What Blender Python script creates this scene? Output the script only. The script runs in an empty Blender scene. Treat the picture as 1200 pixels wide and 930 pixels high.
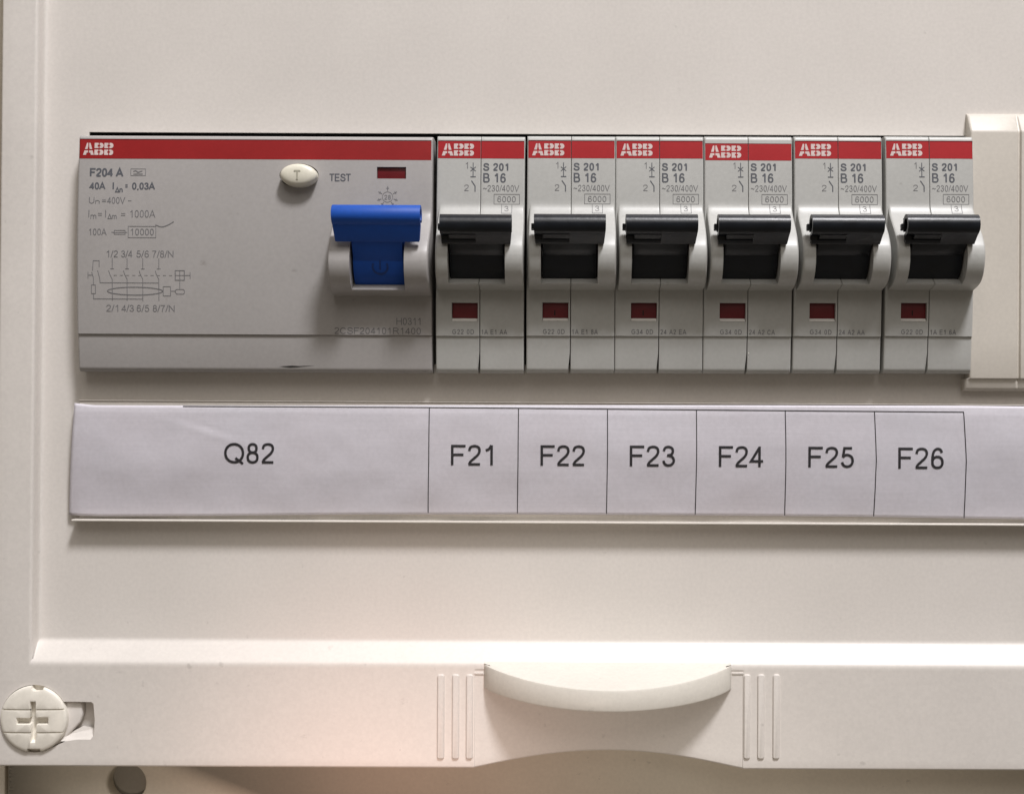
import bpy, bmesh, math, random
from mathutils import Vector, geometry
random.seed(7)
R = math.radians
MM = 0.001
sc = bpy.context.scene
COL = sc.collection

# ------------------------------------------------------------------ camera, light, exposure
DIST = 255.5            # mm from the lens to the inset panel
FPX, CX, CY, ROLL = 1500.0, 655.0, 465.0, 0.0044
cam = bpy.data.cameras.new('camera'); camo = bpy.data.objects.new('camera', cam); COL.objects.link(camo)
camo.location = (0, -DIST*MM, 0)
camo.rotation_euler = (R(90), -ROLL, 0)
cam.sensor_width = 36; cam.lens = 36*FPX/1200
cam.shift_x = (600-CX)/1200; cam.shift_y = 0
cam.clip_start = 0.01; cam.clip_end = 20
sc.camera = camo

world = bpy.data.worlds.new('World'); sc.world = world; world.use_nodes = True
bg = world.node_tree.nodes['Background']
bg.inputs[0].default_value = (1.0, 0.88, 0.74, 1); bg.inputs[1].default_value = 0.155

def lamp(name, kind, loc, target, power, color, size=0.1, spot=None, blend=1.0):
    d = bpy.data.lights.new(name, kind); d.energy = power; d.color = color
    if kind == 'AREA': d.shape = 'DISK'; d.size = size
    else: d.shadow_soft_size = size
    if spot: d.spot_size = R(spot); d.spot_blend = blend
    o = bpy.data.objects.new(name, d); COL.objects.link(o)
    o.location = loc
    o.rotation_euler = (Vector(target)-Vector(loc)).to_track_quat('-Z', 'Y').to_euler()
    return o
# key: a ceiling lamp high above and a little to the right, almost grazing the panel
KD = Vector((0.26, -0.50, 0.95)).normalized()*1.5
lamp('ceiling_light', 'AREA', KD, (0, 0, 0), 24, (1.0, 0.985, 1.01), size=0.26)
# added wide fill lamp overhead for soft ambient light
lamp('overhead_fill', 'AREA', (0.15, -0.85, 1.05), (0, 0, 0), 6.5, (1.0, 0.95, 0.90), size=1.1)
# added warm spots: one brightens the lower cover, one imitates a reflection
lamp('warm_light', 'SPOT', (-0.10, -0.90, -0.34), (-0.016, 0, -0.124), 19, (1.0, 0.86, 0.74), size=0.07, spot=11)
lamp('reflection_spot', 'SPOT', (-0.17, -0.80, -0.34), (-0.036, 0, -0.080), 11, (1.0, 0.45, 0.33), size=0.03, spot=4.8)
sc.view_settings.view_transform = 'Standard'; sc.view_settings.look = 'None'
sc.view_settings.gamma = 1; sc.view_settings.exposure = 0; sc.view_settings.use_curve_mapping = False

# ------------------------------------------------------------------ helpers
def at(px, py, h=0.0):
    """mm on the plane h mm in front of the inset panel, measured from the photograph"""
    x = px + ROLL*(py-CY); y = py - ROLL*(px-CX); d = DIST-h
    return ((x-CX)*d/FPX, (CY-y)*d/FPX)

def V(x, z, h): return (x*MM, -h*MM, z*MM)

def tag(o, label=None, cat=None, group=None, kind=None):
    if label: o['label'] = label
    if cat: o['category'] = cat
    if group: o['group'] = group
    if kind: o['kind'] = kind
    return o

def empty(name, x, z, h=0):
    o = bpy.data.objects.new(name, None); COL.objects.link(o); o.location = V(x, z, h)
    o.empty_display_size = 0.01
    return o

def link(name, me, m, parent=None, smooth=30):
    me.materials.append(m)
    if smooth:
        for p in me.polygons: p.use_smooth = True
        me.set_sharp_from_angle(angle=R(smooth))
    o = bpy.data.objects.new(name, me); COL.objects.link(o)
    if parent: o.parent = parent
    return o

def bm_obj(name, bm, m, parent=None, smooth=30, recalc=True, off=(0, 0)):
    if recalc: bmesh.ops.recalc_face_normals(bm, faces=bm.faces)
    me = bpy.data.meshes.new(name); bm.to_mesh(me); bm.free()
    return link(name, me, m, parent, smooth)

def uniq(vals, lo=None, hi=None, eps=1e-4):
    r = []
    for v in sorted(vals):
        if lo is not None and v < lo-eps or hi is not None and v > hi+eps: continue
        if not r or v-r[-1] > eps: r.append(v)
    return r

def rng(a, b, n): return [a+(b-a)*i/(n-1) for i in range(n)]

def interp(tab, x):
    if x <= tab[0][0]: return tab[0][1]
    if x >= tab[-1][0]: return tab[-1][1]
    for i in range(len(tab)-1):
        if x <= tab[i+1][0]:
            x0, y0 = tab[i]; x1, y1 = tab[i+1]
            m0 = (y1-tab[i-1][1])/(x1-tab[i-1][0]) if i > 0 else 0
            m1 = (tab[i+2][1]-y0)/(tab[i+2][0]-x0) if i+2 < len(tab) else 0
            t = (x-x0)/(x1-x0); w = x1-x0
            return (2*t**3-3*t*t+1)*y0+(t**3-2*t*t+t)*w*m0+(-2*t**3+3*t*t)*y1+(t**3-t*t)*w*m1

def rnd(d, r):
    """how far a rounded edge of radius r has dropped at distance d from the edge"""
    if d >= r: return 0.0
    d = max(d, 0)
    return r-math.sqrt(max(0, r*r-(r-d)**2))

def edge_steps(r, n=5): return [r*(1-math.cos(math.pi/2*i/n)) for i in range(n+1)]

def grid(bm, us, vs, f, skip=None, skirt=None, skirt_h=-6):
    """f(u,v) -> (x,z,h)"""
    vt = [[bm.verts.new(V(*f(u, v))) for v in vs] for u in us]
    for i in range(len(us)-1):
        for j in range(len(vs)-1):
            if skip and skip((us[i]+us[i+1])/2, (vs[j]+vs[j+1])/2): continue
            bm.faces.new((vt[i][j], vt[i+1][j], vt[i+1][j+1], vt[i][j+1]))
    if skirt:
        rim = []
        if 'B' in skirt: rim.append([vt[i][0] for i in range(len(us))])
        if 'T' in skirt: rim.append([vt[i][-1] for i in range(len(us))][::-1])
        if 'L' in skirt: rim.append([vt[0][j] for j in range(len(vs))][::-1])
        if 'R' in skirt: rim.append([vt[-1][j] for j in range(len(vs))])
        for line in rim:
            lo = [bm.verts.new((v.co.x, -skirt_h*MM, v.co.z)) for v in line]
            for k in range(len(line)-1):
                bm.faces.new((line[k], lo[k], lo[k+1], line[k+1]))
    return vt

def fill(bm, polys, h, flip=False):
    """flat plate at h from outer polygon and holes (lists of (x,z))"""
    pl = [[Vector((x, z, 0)) for x, z in p] for p in polys]
    tris = geometry.tessellate_polygon(pl)
    flat = [p for q in polys for p in q]
    vs = [bm.verts.new(V(x, z, h(z) if callable(h) else h)) for x, z in flat]
    for t in tris:
        a, b, c = (flat[i] for i in t)
        if abs((b[0]-a[0])*(c[1]-a[1])-(b[1]-a[1])*(c[0]-a[0])) < 1e-9: continue
        try: bm.faces.new([vs[i] for i in t])
        except ValueError: pass
    return vs

def wall(bm, poly, h0, h1, closed=True):
    g = lambda h, z: h(z) if callable(h) else h
    a = [bm.verts.new(V(x, z, g(h0, z))) for x, z in poly]; b = [bm.verts.new(V(x, z, g(h1, z))) for x, z in poly]
    n = len(poly)
    for k in range(n if closed else n-1):
        bm.faces.new((a[k], a[(k+1) % n], b[(k+1) % n], b[k]))

def ell(cx, cz, rx, rz, n=48, a0=0, a1=360, close=False):
    m = n if not close else n+1
    full = abs(a1-a0) >= 360 and not close
    return [(cx+rx*math.cos(R(a0+(a1-a0)*i/(n if full else n-1 if not close else n))),
             cz+rz*math.sin(R(a0+(a1-a0)*i/(n if full else n-1 if not close else n)))) for i in range(m)]

def prism(bm, prof, x0, x1, bev=0.0, draft=None):
    """side profile of (h,z) points pushed along x"""
    a = [bm.verts.new(V(x0, z, h)) for h, z in prof]; b = [bm.verts.new(V(x1, z, h)) for h, z in prof]
    n = len(prof); fs = []
    for k in range(n): fs.append(bm.faces.new((a[k], a[(k+1) % n], b[(k+1) % n], b[k])))
    fa = bm.faces.new(a); fb = bm.faces.new(b[::-1])
    bmesh.ops.recalc_face_normals(bm, faces=fs+[fa, fb])
    if draft:
        mid = (x0+x1)/2
        for v in a+b:
            k = draft(v.co.z/MM)
            v.co.x = (mid+(v.co.x/MM-mid)*k)*MM
    if bev:
        es = list(fa.edges)+list(fb.edges)
        bmesh.ops.bevel(bm, geom=es, offset=bev*MM, segments=2, profile=0.5, affect='EDGES', clamp_overlap=True)

def plate(bm, poly, h0, h1, bev=0.0, seg=3):
    """closed slab with outline poly (x,z) between h0 and h1, front edge bevelled"""
    a = [bm.verts.new(V(x, z, h1)) for x, z in poly]; b = [bm.verts.new(V(x, z, h0)) for x, z in poly]
    n = len(poly); fs = []
    for k in range(n): fs.append(bm.faces.new((a[k], b[k], b[(k+1) % n], a[(k+1) % n])))
    fa = bm.faces.new(a); fs.append(fa); fs.append(bm.faces.new(b[::-1]))
    bmesh.ops.recalc_face_normals(bm, faces=fs)
    if bev: bmesh.ops.bevel(bm, geom=list(fa.edges), offset=bev*MM, segments=seg, profile=0.5, affect='EDGES', clamp_overlap=True)

def rrect(x0, z0, x1, z1, r, n=4):
    p = []
    for cx, cz, a in ((x1-r, z0+r, -90), (x1-r, z1-r, 0), (x0+r, z1-r, 90), (x0+r, z0+r, 180)):
        p += [(cx+r*math.cos(R(a+90*i/n)), cz+r*math.sin(R(a+90*i/n))) for i in range(n+1)]
    return p

# ------------------------------------------------------------------ materials
def mat(name, col, rough=0.45, spec=0.5, var=0.04, vscale=60, bump=0.0, bscale=2500, speck=0.0, coat=0.0, tint=None, sss=0.0):
    m = bpy.data.materials.new(name); m.use_nodes = True
    nt = m.node_tree; N = nt.nodes; L = nt.links
    b = N['Principled BSDF']
    b.inputs['Roughness'].default_value = rough
    b.inputs['Specular IOR Level'].default_value = spec
    b.inputs['Coat Weight'].default_value = coat
    tc = N.new('ShaderNodeTexCoord'); oi = N.new('ShaderNodeObjectInfo')
    ad = N.new('ShaderNodeVectorMath'); ad.operation = 'ADD'
    L.new(tc.outputs['Object'], ad.inputs[0])
    sv = N.new('ShaderNodeVectorMath'); sv.operation = 'SCALE'; sv.inputs['Scale'].default_value = 3.0
    cx = N.new('ShaderNodeCombineXYZ'); L.new(oi.outputs['Random'], cx.inputs[0]); L.new(oi.outputs['Random'], cx.inputs[2])
    L.new(cx.outputs[0], sv.inputs[0]); L.new(sv.outputs[0], ad.inputs[1])
    n1 = N.new('ShaderNodeTexNoise'); n1.inputs['Scale'].default_value = vscale; n1.inputs['Detail'].default_value = 6
    n1.inputs['Roughness'].default_value = 0.6
    L.new(ad.outputs[0], n1.inputs['Vector'])
    mr = N.new('ShaderNodeMapRange'); mr.inputs[1].default_value = 0.3; mr.inputs[2].default_value = 0.7
    L.new(n1.outputs['Fac'], mr.inputs[0])
    mx = N.new('ShaderNodeMix'); mx.data_type = 'RGBA'
    L.new(mr.outputs[0], mx.inputs[0])
    t = tint or (1, 1, 1)
    mx.inputs[6].default_value = tuple(c*(1-var)*k for c, k in zip(col, t))+(1,)
    mx.inputs[7].default_value = tuple(min(1, c*(1+var)) for c in col)+(1,)
    out = mx.outputs[2]
    if speck:
        n2 = N.new('ShaderNodeTexNoise'); n2.inputs['Scale'].default_value = 420; n2.inputs['Detail'].default_value = 3
        L.new(ad.outputs[0], n2.inputs['Vector'])
        r2 = N.new('ShaderNodeMapRange'); r2.inputs[1].default_value = 0.70; r2.inputs[2].default_value = 0.80
        r2.inputs[3].default_value = 0; r2.inputs[4].default_value = speck
        L.new(n2.outputs['Fac'], r2.inputs[0])
        m2 = N.new('ShaderNodeMix'); m2.data_type = 'RGBA'
        L.new(r2.outputs[0], m2.inputs[0]); L.new(out, m2.inputs[6]); m2.inputs[7].default_value = (0.12, 0.10, 0.08, 1)
        out = m2.outputs[2]
    gn = N.new('ShaderNodeTexNoise'); gn.inputs['Scale'].default_value = 1400; gn.inputs['Detail'].default_value = 2
    L.new(ad.outputs[0], gn.inputs['Vector'])
    gm = N.new('ShaderNodeMapRange'); gm.inputs[1].default_value = 0.3; gm.inputs[2].default_value = 0.7
    gm.inputs[3].default_value = 0.965; gm.inputs[4].default_value = 1.03; L.new(gn.outputs['Fac'], gm.inputs[0])
    gx = N.new('ShaderNodeVectorMath'); gx.operation = 'SCALE'
    L.new(out, gx.inputs[0]); L.new(gm.outputs[0], gx.inputs['Scale']); out = gx.outputs[0]
    L.new(out, b.inputs['Base Color'])
    rr = N.new('ShaderNodeMapRange'); rr.inputs[3].default_value = max(0.05, rough-0.07); rr.inputs[4].default_value = min(1, rough+0.07)
    L.new(n1.outputs['Fac'], rr.inputs[0]); L.new(rr.outputs[0], b.inputs['Roughness'])
    if bump:
        n3 = N.new('ShaderNodeTexNoise'); n3.inputs['Scale'].default_value = bscale; n3.inputs['Detail'].default_value = 2
        L.new(ad.outputs[0], n3.inputs['Vector'])
        bp = N.new('ShaderNodeBump'); bp.inputs['Strength'].default_value = 1; bp.inputs['Distance'].default_value = bump*MM
        L.new(n3.outputs['Fac'], bp.inputs['Height']); L.new(bp.outputs[0], b.inputs['Normal'])
    if sss:
        b.inputs['Subsurface Weight'].default_value = sss; b.inputs['Subsurface Scale'].default_value = 0.001
    return m

M = {}
M['cover'] = mat('cream_plastic', (0.69, 0.652, 0.612), 0.42, var=0.04, vscale=28, bump=0.008, bscale=2200, speck=0.25)
M['base'] = mat('beige_plastic', (0.66, 0.60, 0.50), 0.5, var=0.05, vscale=40, bump=0.004, speck=0.4)
M['cap'] = mat('ivory_plastic', (0.68, 0.65, 0.59), 0.42, var=0.04, bump=0.008, speck=0.3)
M['blank'] = mat('aged_ivory_plastic', (0.60, 0.56, 0.50), 0.45, var=0.02, bump=0.003)
M['sill'] = mat('white_plastic', (0.80, 0.78, 0.74), 0.4, var=0.03)
M['screw'] = mat('ivory_screw_plastic', (0.80, 0.76, 0.68), 0.35, var=0.03, vscale=250, bump=0.004, speck=0.2)
M['body'] = mat('grey_plastic', (0.45, 0.45, 0.43), 0.40, var=0.03, vscale=70, bump=0.003, speck=0.25)
M['rcd'] = mat('cool_grey_plastic', (0.375, 0.358, 0.348), 0.42, var=0.03, vscale=50, bump=0.003, speck=0.3)
M['deep_red'] = mat('deep_red_paint', (0.27, 0.009, 0.010), 0.5, spec=0.3, var=0.06, vscale=90, bump=0.002)
M['red'] = mat('red_paint', (0.36, 0.010, 0.014), 0.5, spec=0.3, var=0.05, vscale=90, bump=0.002)
M['window'] = mat('dark_red_plastic', (0.13, 0.009, 0.013), 0.30, var=0.10, vscale=300, bump=0.004)
M['black'] = mat('black_plastic', (0.0055, 0.0075, 0.0115), 0.33, spec=0.4, var=0.35, vscale=260, bump=0.022, bscale=1100, speck=0.0)
M['blue'] = mat('blue_plastic', (0.008, 0.075, 0.40), 0.52, spec=0.35, var=0.06, vscale=200, bump=0.005)
M['button'] = mat('ivory_button_plastic', (0.72, 0.69, 0.58), 0.38, var=0.04, vscale=400, bump=0.01, bscale=900)
M['ink'] = mat('grey_ink', (0.085, 0.09, 0.105), 0.6, var=0.15, vscale=900)
M['inklite'] = mat('pale_grey_ink', (0.150, 0.147, 0.153), 0.6, var=0.18, vscale=900)
M['black_ink'] = mat('black_ink', (0.016, 0.015, 0.020), 0.6, var=0.2, vscale=600)
M['logo'] = mat('pink_white_ink', (0.62, 0.50, 0.48), 0.55, var=0.08, vscale=900)
M['dark'] = mat('dark_interior', (0.012, 0.011, 0.010), 0.8)  # black stands in for shade behind slot and button; also colours real marks
M['paper'] = mat('white_paper', (0.68, 0.665, 0.72), 0.75, spec=0.25, var=0.025, vscale=30, bump=0.004, bscale=3000, tint=(1.03, 1.0, 0.99))
def streaks(m, scale=(40, 1, 2600), lo=.975, hi=1.012):
    nt = m.node_tree; N = nt.nodes; L = nt.links; b = N['Principled BSDF']
    src = b.inputs['Base Color'].links[0].from_socket
    tc = N.new('ShaderNodeTexCoord'); mp = N.new('ShaderNodeMapping'); mp.inputs['Scale'].default_value = scale
    L.new(tc.outputs['Object'], mp.inputs[0])
    nz = N.new('ShaderNodeTexNoise'); nz.inputs['Scale'].default_value = 1; nz.inputs['Detail'].default_value = 2; L.new(mp.outputs[0], nz.inputs['Vector'])
    mr = N.new('ShaderNodeMapRange'); mr.inputs[1].default_value = .35; mr.inputs[2].default_value = .65; mr.inputs[3].default_value = lo; mr.inputs[4].default_value = hi
    L.new(nz.outputs['Fac'], mr.inputs[0])
    vm = N.new('ShaderNodeVectorMath'); vm.operation = 'SCALE'; L.new(src, vm.inputs[0]); L.new(mr.outputs[0], vm.inputs['Scale'])
    L.new(vm.outputs[0], b.inputs['Base Color'])
streaks(M['paper'])
def clear_plastic():
    m = bpy.data.materials.new('clear_plastic'); m.use_nodes = True
    nt = m.node_tree; N = nt.nodes; L = nt.links
    for n in list(N):
        if n.type != 'OUTPUT_MATERIAL': N.remove(n)
    out = N['Material Output'] if 'Material Output' in N else N.new('ShaderNodeOutputMaterial')
    tr = N.new('ShaderNodeBsdfTransparent'); tr.inputs[0].default_value = (0.985, 0.985, 0.985, 1)
    gl = N.new('ShaderNodeBsdfGlossy'); gl.inputs['Roughness'].default_value = 0.16
    lw = N.new('ShaderNodeLayerWeight'); lw.inputs[0].default_value = 0.5
    pw = N.new('ShaderNodeMath'); pw.operation = 'POWER'; pw.inputs[1].default_value = 4.0; L.new(lw.outputs['Facing'], pw.inputs[0])
    fr = N.new('ShaderNodeMath'); fr.operation = 'MULTIPLY_ADD'; fr.inputs[1].default_value = 0.6; fr.inputs[2].default_value = 0.03; L.new(pw.outputs[0], fr.inputs[0])
    nz = N.new('ShaderNodeTexNoise'); nz.inputs['Scale'].default_value = 45
    tc = N.new('ShaderNodeTexCoord'); L.new(tc.outputs['Object'], nz.inputs['Vector'])
    bp = N.new('ShaderNodeBump'); bp.inputs['Distance'].default_value = 0.0004; bp.inputs['Strength'].default_value = 0.6
    L.new(nz.outputs['Fac'], bp.inputs['Height']); L.new(bp.outputs[0], gl.inputs['Normal'])
    mx = N.new('ShaderNodeMixShader'); L.new(fr.outputs[0], mx.inputs[0]); L.new(tr.outputs[0], mx.inputs[1]); L.new(gl.outputs[0], mx.inputs[2])
    L.new(mx.outputs[0], out.inputs[0])
    return m
M['clear'] = clear_plastic()

# ------------------------------------------------------------------ lettering: a stroke alphabet, cap height 1
def A_(cx, cy, rx, ry, a0, a1, n=12): return [(cx+rx*math.cos(R(a0+(a1-a0)*i/n)), cy+ry*math.sin(R(a0+(a1-a0)*i/n))) for i in range(n+1)]
def O_(cx, cy, rx, ry, n=28, e=0.88):
    p = []
    for i in range(n+1):
        t = 2*math.pi*i/n+math.pi/2; c, s = math.cos(t), math.sin(t)
        p.append((cx+rx*math.copysign(abs(c)**e, c), cy+ry*math.copysign(abs(s)**e, s)))
    return p
def C_(pts, n=4):
    r = []
    for i in range(len(pts)-1):
        p0 = pts[max(i-1, 0)]; p1 = pts[i]; p2 = pts[i+1]; p3 = pts[min(i+2, len(pts)-1)]
        for k in range(n):
            t = k/n
            r.append(tuple(0.5*(2*b+(c-a)*t+(2*a-5*b+4*c-d)*t*t+(3*b-a-3*c+d)*t**3) for a, b, c, d in zip(p0, p1, p2, p3)))
    return r+[pts[-1]]
SIX = [O_(.385, .31, .245, .262), C_([(.14, .36), (.15, .60), (.22, .84), (.38, .953), (.53, .915), (.605, .77)])]
G = {
 '0': (.77, [O_(.385, .5, .245, .453)]),
 '1': (.77, [C_([(.17, .735), (.33, .82), (.435, 1.0)], 3), [(.455, 1.0), (.455, 0)]]),
 '2': (.77, [C_([(.13, .71), (.19, .89), (.39, .953), (.58, .89), (.635, .71), (.55, .52), (.36, .34), (.20, .19), (.125, .05)]), [(.09, .048), (.66, .048)]]),
 '3': (.77, [C_([(.14, .745), (.21, .90), (.37, .953), (.54, .89), (.59, .74), (.52, .59), (.33, .535)]), C_([(.30, .535), (.53, .485), (.64, .29), (.55, .11), (.37, .047), (.20, .11), (.12, .28)])]),
 '4': (.77, [[(.515, 0), (.515, .995)], [(.50, .93), (.09, .28), (.70, .28)]]),
 '5': (.77, [[(.61, .945), (.235, .945), (.165, .50)], C_([(.165, .50), (.27, .60), (.42, .61), (.58, .52), (.64, .33), (.56, .12), (.37, .047), (.20, .11), (.12, .26)])]),
 '6': (.77, SIX),
 '7': (.77, [[(.09, .945), (.66, .945)], C_([(.65, .94), (.44, .62), (.33, .30), (.29, 0)])]),
 '8': (.77, [O_(.385, .745, .195, .208), O_(.385, .29, .245, .243)]),
 '9': (.77, [[(.77-x, 1-y) for x, y in s] for s in SIX]),
 'A': (.93, [[(.05, 0), (.465, .985), (.88, 0)], [(.19, .33), (.74, .33)]]),
 'B': (.93, [[(.15, .045), (.15, .955), (.50, .955)]+A_(.50, .745, .20, .21, 90, -90)+[(.15, .535)], [(.5, .532)]+A_(.54, .29, .225, .242, 90, -90)+[(.15, .048)]]),
 'C': (1.0, [A_(.52, .5, .40, .453, 38, 322, 24)]),
 'D': (1.0, [[(.15, .045), (.15, .955), (.42, .955)]+A_(.42, .5, .43, .455, 90, -90, 16)+[(.10, .045)]]),
 'E': (.93, [[(.83, .952), (.15, .952), (.15, .048), (.85, .048)], [(.15, .52), (.78, .52)]]),
 'F': (.85, [[(.80, .95), (.15, .95), (.15, 0)], [(.15, .52), (.70, .52)]]),
 'G': (1.08, [A_(.54, .5, .42, .453, 40, 338, 24)+[(.95, .48), (.56, .48)]]),
 'H': (1.0, [[(.14, 0), (.14, 1)], [(.86, 0), (.86, 1)], [(.14, .52), (.86, .52)]]),
 'I': (.39, [[(.195, 0), (.195, 1)]]),
 'M': (1.16, [[(.13, 0), (.13, .96), (.58, .06), (1.03, .96), (1.03, 0)]]),
 'N': (1.0, [[(.14, 0), (.14, .94), (.86, .06), (.86, 1)]]),
 'Q': (1.08, [O_(.54, .5, .44, .453, 32, .95), [(.60, .26), (.98, -.03)]]),
 'R': (1.0, [[(.15, 0), (.15, .955), (.56, .955)]+A_(.56, .735, .26, .22, 90, -90)+[(.15, .515)], C_([(.50, .515), (.64, .42), (.76, .22), (.90, 0)])]),
 'S': (.93, [C_([(.80, .70), (.72, .88), (.47, .955), (.23, .89), (.17, .73), (.26, .59), (.48, .52), (.72, .44), (.82, .27), (.72, .10), (.48, .045), (.20, .12), (.12, .33)])]),
 'T': (.85, [[(.03, .95), (.82, .95)], [(.425, .95), (.425, 0)]]),
 'U': (1.0, [[(.14, 1), (.14, .38)]+A_(.5, .38, .36, .335, 180, 360)+[(.86, 1)]]),
 'V': (.93, [[(.05, 1), (.465, .04), (.88, 1)]]),
 'm': (1.16, [[(.12, 0), (.12, .72)], C_([(.12, .45), (.20, .62), (.36, .69), (.52, .61), (.56, .45), (.56, 0)], 3), C_([(.56, .45), (.66, .62), (.82, .69), (.98, .60), (1.02, .45), (1.02, 0)], 3)]),
 'n': (.77, [[(.13, 0), (.13, .72)], C_([(.13, .45), (.23, .63), (.40, .69), (.58, .60), (.63, .42), (.63, 0)], 3)]),
 '=': (.81, [[(.08, .60), (.72, .60)], [(.08, .32), (.72, .32)]]),
 '~': (.81, [C_([(.08, .38), (.18, .50), (.32, .50), (.48, .40), (.62, .40), (.72, .52)])]),
 '-': (.5, [[(.06, .42), (.44, .42)]]),
 '/': (.39, [[(.02, -.02), (.37, 1.02)]]),
 ',': (.39, [[(.20, .10), (.20, 0), (.14, -.14)]]),
 '|': (.3, [[(.15, 0), (.15, 1)]]),
 '^': (.9, [[(.06, .04), (.44, .92), (.82, .04), (.06, .04)]]),
 ' ': (.39, []),
}

def ribbon(bm, pts, w, h):
    """flat mitred stroke of width w through (x,z) points at height h (mm)"""
    if callable(h):
        fine = [pts[0]]
        for p in pts[1:]:
            a0 = fine[-1]; k = max(1, int(math.dist(a0, p)/.5))
            for i in range(1, k+1): fine.append((a0[0]+(p[0]-a0[0])*i/k, a0[1]+(p[1]-a0[1])*i/k))
        pts = fine
    q = [pts[0]]
    for p in pts[1:]:
        if abs(p[0]-q[-1][0])+abs(p[1]-q[-1][1]) > 1e-5: q.append(p)
    if len(q) < 2: return
    n = len(q); closed = n > 3 and math.dist(q[0], q[-1]) < 1e-3
    L = []
    for i in range(n):
        a = q[i-1] if i > 0 else (q[-2] if closed else None)
        c = q[i+1] if i < n-1 else (q[1] if closed else None)
        d1 = d2 = None
        if a: l = math.dist(a, q[i]); d1 = ((q[i][0]-a[0])/l, (q[i][1]-a[1])/l)
        if c: l = math.dist(c, q[i]); d2 = ((c[0]-q[i][0])/l, (c[1]-q[i][1])/l)
        d1 = d1 or d2; d2 = d2 or d1
        nx, nz = -(d1[1]+d2[1]), d1[0]+d2[0]; l = math.hypot(nx, nz) or 1; nx /= l; nz /= l
        k = max(0.42, nx*-d1[1]+nz*d1[0])
        L.append((nx*w/2/k, nz*w/2/k))
    hf = h if callable(h) else (lambda x, z: h)
    def mk(x, z): return bm.verts.new(V(x, z, hf(x, z)))
    a = [mk(p[0]+o[0], p[1]+o[1]) for p, o in zip(q, L)]; b = [mk(p[0]-o[0], p[1]-o[1]) for p, o in zip(q, L)]
    for i in range(n-1): bm.faces.new((a[i], b[i], b[i+1], a[i+1]))

def text(bm, s, x0, z0, x1, z1, w, h, gap=0.0):
    """write s so that its ink fills x0..x1 and its capitals z0..z1; w = stroke width in mm"""
    H = z1-z0; X = 0; strokes = []
    for ch in s:
        adv, st = G[ch]
        for k in st: strokes.append([(x+X, y) for x, y in k])
        X += adv+gap
    xs = [p[0] for k in strokes for p in k]; a, b = min(xs), max(xs)
    k = (x1-x0-w)/(b-a) if b > a else 1
    hf = h if callable(h) else (lambda x, z: h)
    for i, st in enumerate(strokes):
        # stacked by a hair so that crossing strokes never share a plane
        ribbon(bm, [(x0+w/2+(x-a)*k, z0+y*H) for x, y in st], w, (lambda x, z, e=0.002*(i % 3): hf(x, z)+e))

def printed(name, m, parent, calls):
    bm = bmesh.new()
    for c in calls: c(bm)
    o = bm_obj(name, bm, m, parent, smooth=0, recalc=False)
    me = o.data
    for p in me.polygons:
        if p.normal.y > 0: p.flip()
    return o

def logo(bm, x0, z0, w, H, h):
    """three sliced bold letters"""
    def put(poly, ox, k): 
        vs = [bm.verts.new(V(x0+ox+x*k, z0+y*H, h(x0, z0+y*H))) for x, y in poly]
        bm.faces.new(vs)
    kA = w*0.36; kB = w*0.345
    for mir in (0, 1):
        for p in ([(0, 0), (.27, 0), (.33, .19), (.455, .19), (.455, .37), (.125, .37)], [(.165, .48), (.40, .48), (.455, .70), (.455, 1), (.34, 1)]):
            put([(1-x, y) for x, y in p] if mir else p, 0, kA)
    for ox in (w*0.375, w*0.70):
        k = kB*0.9
        for sgn, yb in ((1, .56), (-1, .44)):
            def Y(t): return yb+sgn*t*.44
            put([(0, Y(0)), (.43, Y(0)), (.43, Y(.28)), (.33, Y(.28)), (.33, Y(.62)), (.43, Y(.62)), (.43, Y(1)), (0, Y(1))], ox, k)
            arc = [(.70+.27*math.cos(R(a)), .5+.5*math.sin(R(a))) for a in range(90, -91, -18)]
            put([(.54, Y(1))]+[(x, Y(t)) for x, t in arc]+[(.54, Y(0)), (.54, Y(.30)), (.64, Y(.38)), (.64, Y(.54)), (.54, Y(.62))], ox, k)

# ------------------------------------------------------------------ the cover: one heightfield in (u,v), warped to (x,z)
SLOT = (-94.0, 6.4, 82.7, 52.45)
ZB, ZT, ZBOT = -48.8, -52.7, -73.2
HF = 3.2
XC, XH = 10.1, 26.8                      # thumb scoop of the bottom bar
XREC0 = at(556, 840, HF)[0]; XREC1 = at(871, 840, HF)[0]
def smooth01(t): t = min(1, max(0, t)); return t*t*(3-2*t)
def hleft(u):      # profile across the left step, u = -103.2 nominal
    d = u+103.2
    if d >= 0.55: return 0.0
    if d <= -0.45: return HF-rnd(-(d)+0.45-0.45, 0)*0
    return None
LEFT = [(-103.95, HF), (-103.75, HF-.02), (-103.55, HF-.10), (-103.40, HF-.28), (-103.32, HF-.50), (-103.22, 1.6), (-103.12, .50), (-103.02, .26), (-102.85, .09), (-102.6, .01), (-102.3, 0)]
BOT = [(ZB+.7, 0), (ZB+.3, .03), (ZB-.05, .14), (ZB-.4, .42), (ZT+.55, 2.72), (ZT+.25, 2.98), (ZT-.1, 3.13), (ZT-.45, 3.19), (ZT-.8, HF)]
def lin(tab, x):
    if x <= tab[0][0]: return tab[0][1]
    for (x0, y0), (x1, y1) in zip(tab, tab[1:]):
        if x <= x1: return y0+(y1-y0)*(x-x0)/(x1-x0)
    return tab[-1][1]
BOTR = BOT[::-1]
UOUT = -110.4
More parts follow.
